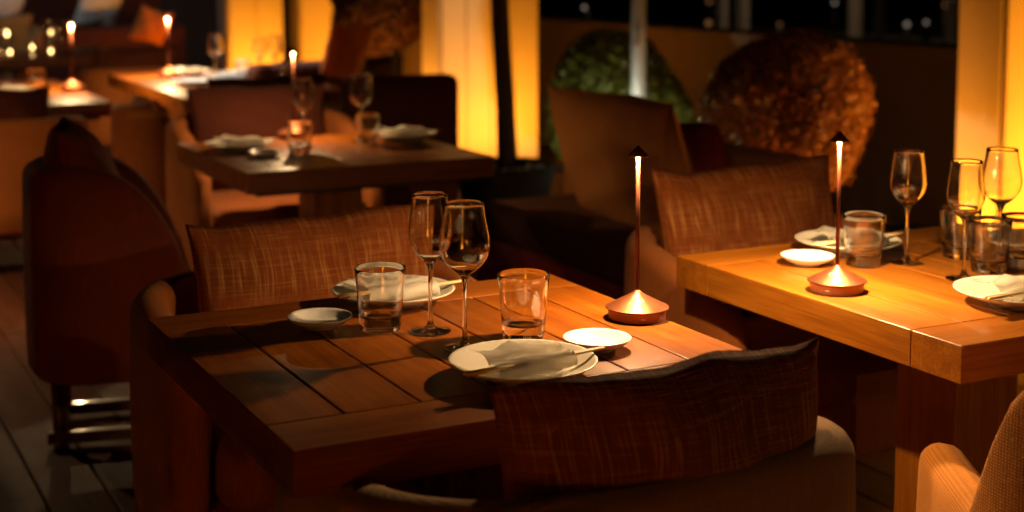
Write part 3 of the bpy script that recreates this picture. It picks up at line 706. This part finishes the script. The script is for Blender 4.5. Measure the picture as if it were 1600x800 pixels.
# ------------------------------------------------------------------ planting
def bush(label, c, r, leafmat, n, planter, seed, ls=.022):
    rnd = random.Random(seed)
    t = empty("topiary_bush", label, "bush", (c[0], c[1], 0), 0, "clipped round shrubs")
    verts, faces = [], []
    lump = [(Vector((rnd.gauss(0, 1), rnd.gauss(0, 1), rnd.gauss(0, 1))).normalized(), rnd.uniform(-.11, .08)) for _ in range(60)]
    for k in range(n):
        d = Vector((rnd.gauss(0, 1), rnd.gauss(0, 1), rnd.gauss(0, 1))).normalized()
        rr = 1.0
        for a, s in lump:
            q = d.dot(a)
            if q > .75: rr += s * (q - .75) / .25
        rad = r * rr * (1 - abs(rnd.gauss(0, .075)) if rnd.random() < .8 else rnd.uniform(.55, 1.05))
        p = d * rad + Vector((0, 0, c[2]))
        nrm = (d + .8 * Vector((rnd.gauss(0, 1), rnd.gauss(0, 1), rnd.gauss(0, 1)))).normalized()
        a = nrm.orthogonal().normalized(); a = (Matrix.Rotation(rnd.random() * 6.28, 3, nrm) @ a); b = nrm.cross(a)
        L = ls * rnd.uniform(.7, 1.35); w = L * .5
        i = len(verts); verts += [p - a * L, p + b * w + nrm * .003, p + a * L, p - b * w + nrm * .003]; faces += [(i, i + 1, i + 2), (i, i + 2, i + 3)]
    me = bpy.data.meshes.new("foliage"); me.from_pydata(verts, [], faces); link("foliage", me, leafmat, t)
    # limbs inside
    z0 = max(.05, c[2] - r * .95)
    bm = bmesh.new(); link("trunk", tube([(0, 0, .02), (.01, 0, c[2] - r * .5), (0, .01, c[2] + r * .2)], [.03, .022, .01], 8), "bark", t)
    for k in range(7):
        a = k * .9; link("limb", tube([(0, 0, c[2] - r * .5), (.5 * r * math.cos(a), .5 * r * math.sin(a), c[2] + r * .1 * (k % 3)), (.85 * r * math.cos(a + .2), .85 * r * math.sin(a + .2), c[2] + r * .25)], [.014, .01, .004], 6), "bark", t)
    bm.free()
    if planter:
        hp = c[2] - r * .82
        link("planter", sharp(lathe([(0, 0), (r * .34, 0), (r * .46, hp), (r * .42, hp), (r * .40, hp - .04), (0, hp - .05)], 32)), "pot_clay", t)
    return t
bush("round green clipped shrub behind the big sofa pillow", (3.647, 5.325, .54), .47, "leaf_green", 22000, True, 1, .017)
bush("round clipped shrub glowing rust orange beside the dark wall", (2.997, 2.845, .757), .395, "leaf_amber_lit", 26000, True, 2, .0125)
bush("high round shrub in front of the far amber columns", (3.08, 7.88, 1.09), .42, "leaf_amber_lit", 9000, True, 3, .026)

tr = empty("slim_tree", "slim bare tree trunk rising from a pebbled pot before the amber column", "tree", (2.66, 4.95, 0))
link("pot", sharp(lathe([(0, 0), (.23, 0), (.30, .30), (.27, .30), (.25, .24), (0, .24)], 36)), "pot_clay", tr)
link("soil", lathe([(0, .255), (.255, .25)], 24), "soil", tr)
link("trunk", tube([(.02, 0, .24), (.01, .01, .6), (-.02, 0, 1.0), (-.035, .01, 1.4), (-.05, .02, 2.0), (-.02, .03, 2.8)], [.062, .054, .052, .050, .044, .03], 12), "bark", tr)
pb = lathe([(0, -.012), (.014, -.008), (.02, 0), (.014, .008), (0, .012)], 8)
for k in range(70):
    a = random.random() * 6.28; q = math.sqrt(random.uniform(.06, 1)) * .235
    o = link("pebble", pb, "pebble", tr, (q * math.cos(a), q * math.sin(a), .262 + random.random() * .012), (random.random(), random.random(), random.random() * 6)); s = random.uniform(.7, 1.4); o.scale = (s, s * random.uniform(.7, 1), s * .8)
for k in range(5):
    a = k * 1.3; z = 2.0 + .15 * k
    link("limb", tube([(-.04, .02, z), (.35 * math.cos(a), .35 * math.sin(a), z + .4), (.7 * math.cos(a), .7 * math.sin(a), z + .7)], [.025, .016, .006], 6), "bark", tr)
rnd = random.Random(5); vs, fs_ = [], []
for k in range(2500):
    p = Vector((rnd.gauss(0, .42), rnd.gauss(0, .42), 2.9 + rnd.gauss(0, .26))); n_ = Vector((rnd.gauss(0, 1), rnd.gauss(0, 1), rnd.gauss(0, 1))).normalized(); a = n_.orthogonal().normalized(); b = n_.cross(a)
    i = len(vs); vs += [p - a * .04, p + b * .016, p + a * .04, p - b * .016]; fs_.append((i, i + 1, i + 2, i + 3))
me = bpy.data.meshes.new("crown"); me.from_pydata(vs, [], fs_); link("crown", me, "leaf_green", tr)

# ------------------------------------------------------------------ grey pole (parasol mast), street beyond
pm_ = empty("parasol_mast", "plain grey metal parasol mast before the green shrub", "pole", (3.33, 4.59, 0))
link("mast", lathe([(0, .05), (.041, .05), (.041, 3.2), (0, 3.2)], 28), "metal_pole", pm_)
link("foot", box_mesh(.5, .5, .05, .006), "stone", pm_); link("collar", lathe([(.042, .05), (.06, .05), (.06, .16), (.042, .17)], 24), "metal_pole", pm_)
for k, z in enumerate((.98, 1.06)): link("bolt", lathe([(0, 0), (.012, 0), (.010, .008), (0, .01)], 10), "metal_pole", pm_, (-.032, -.03, z), (R(60), 0, R(-45)))

def bollard(label, x, y, z, warm, r=.05):
    t = empty("bollard_light", label, "bollard", (x, y, -.2), 0, "lit bollards beyond the wall")
    link("post", lathe([(0, 0), (.05, 0), (.04, z + .2 - r), (0, z + .2 - r)], 12), "black_metal", t)
    link("globe", lathe([(0, -r)] + [(r * math.cos(a), r * math.sin(a)) for a in [R(-80 + 16 * k) for k in range(11)]] + [(0, r)], 16), "bollard_glow_warm" if warm else "bollard_glow", t, (0, 0, z + .2))
# forward axis (.462,.887), right axis (.887,-.462) from the lens
def far_pos(px, py, d):
    F, PY = 2259., 140.; th = math.atan(197 / F); C, S = math.cos(th), math.sin(th)
    u, v = px - 800, py - PY; f = F * C - v * S; k = d / f; r_ = u * k
    return (-1.0966 + r_ * .887 + d * .462, -2.3528 - r_ * .462 + d * .887, 1.44 - (F * S + v * C) * k)
for i, (px, py, d, w_, lab) in enumerate(((1447, 35, 17, 0, "pale lit bollard beyond the wall beside the broad column"), (1417, 38, 20, 0, "dim lit bollard beside the pale one beyond the wall"),
        (1478, 8, 24, 1, "orange lit bollard far beyond the wall beside the broad column"), (1218, 38, 22, 1, "dim lit bollard beyond the rust orange shrub"),
        (1107, 36, 14, 1, "warm lit bollard beyond the green shrub"), (1160, 2, 26, 1, "orange lit bollard far beyond the gap between the shrubs"),
        (913, 12, 15, 0, "pale lit bollard beyond the wall over the green shrub"), (1304, 4, 28, 0, "faint pale bollard far beyond the rust orange shrub"), (1108, 2, 30, 1, "faint warm bollard far beyond the mast"))):
    x, y, z = far_pos(px, py, d); bollard(lab, x, y, z, w_, .012 + .0006 * d + .008 * (i % 3))
for i, (px, d, h, w_) in enumerate(((1336, 24, .95, .16), (1160, 24, 1.0, .16), (1128, 24, 1.0, .14), (1486, 20, .8, .12))):
    x, y, z = far_pos(px, 30, d)
    o = empty("stone_post", ("pale stone post beyond the rust orange shrub", "pale stone post between the two shrubs", "thin stone post beside its twin between the shrubs", "stone post beside the broad column beyond the wall")[i], "post", (x, y, -.2), .3, "stone posts beyond the wall")
    link("post_shaft", box_mesh(w_, w_, h + .3, .01), "stone", o); link("post_cap", box_mesh(w_ + .05, w_ + .05, .05, .01), "stone", o, (0, 0, h + .3))

# ------------------------------------------------------------------ cool street lamp at the back of the terrace
sl = empty("street_lamp", "tall cool white street lamp standing over the long table", "street lamp", (-1.1, 7.2, 0))
link("post", lathe([(0, 0), (.05, 0), (.035, 4.0), (0, 4.0)], 14), "black_metal", sl)
link("arm", tube([(0, 0, 3.95), (.9, -.1, 4.15), (1.45, 0, 4.13), (2.25, -.6, 4.13)], .022, 8), "black_metal", sl)
for (hx, hy, tgt, en, sz) in ((2.25, -.6, (1.36, 6.05, .75), 800, 30), (1.45, .05, (1.3, 11.3, 1.0), 170, 40)):  # second head is added only to light the far white pillows
    hp = Vector((-1.1 + hx, 7.2 + hy, 4.0)); q = (Vector(tgt) - hp).to_track_quat('-Z', 'Y').to_euler()
    hd = link("lamp_head", lathe([(0, .14), (.05, .13), (.11, .02), (.115, 0), (.10, .0), (.09, .03), (0, .05)], 24), "black_metal", sl, (hx, hy, 4.0), q)
    ld = bpy.data.lights.new("street_lamp_beam", 'SPOT'); ld.energy = en; ld.color = (.86, .94, 1.0); ld.spot_size = R(sz); ld.spot_blend = .5; ld.shadow_soft_size = .06
    lo = bpy.data.objects.new("street_lamp_beam", ld); col.objects.link(lo); lo.parent = hd; lo.location = (0, 0, -.02)

# ------------------------------------------------------------------ garden spotlights: one by the mast, two added for the rust orange shrub
def garden_spot(label, loc, target, energy, color, size=70):
    t = empty("garden_spotlight", label, "spotlight", (loc[0], loc[1], 0), 0, "garden spotlights")
    link("spike", lathe([(0, 0), (.008, 0), (.008, loc[2] - .02), (0, loc[2] - .02)], 10), "black_metal", t)
    d = (Vector(target) - Vector(loc)).normalized(); q = d.to_track_quat('-Z', 'Y').to_euler()
    h = link("spot_head", lathe([(0, .05), (.028, .048), (.032, .0), (.030, -.03), (.027, -.03), (.026, .0), (0, .01)], 20), "black_metal", t, (0, 0, loc[2]), q)
    ld = bpy.data.lights.new("garden_beam", 'SPOT'); ld.energy = energy; ld.color = color; ld.spot_size = R(size); ld.spot_blend = .7; ld.shadow_soft_size = .025
    lo = bpy.data.objects.new("garden_beam", ld); col.objects.link(lo); lo.parent = h; lo.location = (0, 0, -.035)
garden_spot("added amber spike spotlight brightening the rust orange shrub", (3.20, 1.85, .20), (2.95, 2.80, .78), 60, (1.0, .36, .06), 110)  # unseen lamp added to brighten the front of this shrub
garden_spot("cool spike spotlight at the foot of the parasol mast", (3.05, 4.50, .16), (3.60, 5.10, .62), 48, (1.0, .96, .66), 110)
garden_spot("added cool spike spotlight behind the rust orange shrub", (2.72, 3.72, .30), (2.84, 2.95, .78), 34, (.95, 1.0, .55), 90)  # unseen lamp added to turn the shrub's left side green

# ------------------------------------------------------------------ the street beyond the wall: pavement band, steps and an added far street lamp
pv = structure(link("pavement", box_mesh(9, 120, .12, .01), "stone", None, (16, 20, -.22), (0, 0, R(-8))))
for k in range(3):
    st = structure(link("stone_step", box_mesh(1.2, 90, .16, .01), "stone", None, (24 + 1.2 * k, 20, -.2 + .16 * k), (0, 0, R(-8))))
fl_ = empty("street_lamp", "added distant warm street lamp brightening the ground beyond the terrace wall", "street lamp", (13.5, 14.0, -.2))  # lamp added to lift the dark street, its head out of view
link("post", lathe([(0, 0), (.07, 0), (.05, 6.0), (0, 6.0)], 14), "black_metal", fl_)
hd = link("lamp_head", lathe([(0, .2), (.10, .18), (.24, .02), (.25, 0), (.22, 0), (0, .06)], 24), "black_metal", fl_, (0, 0, 6.0))
ld = bpy.data.lights.new("added_street_beam", 'SPOT'); ld.energy = 420; ld.color = (1.0, .62, .32); ld.spot_size = R(150); ld.spot_blend = .6; ld.shadow_soft_size = .12
lo = bpy.data.objects.new("added_street_beam", ld); col.objects.link(lo); lo.parent = hd; lo.location = (0, 0, -.03)
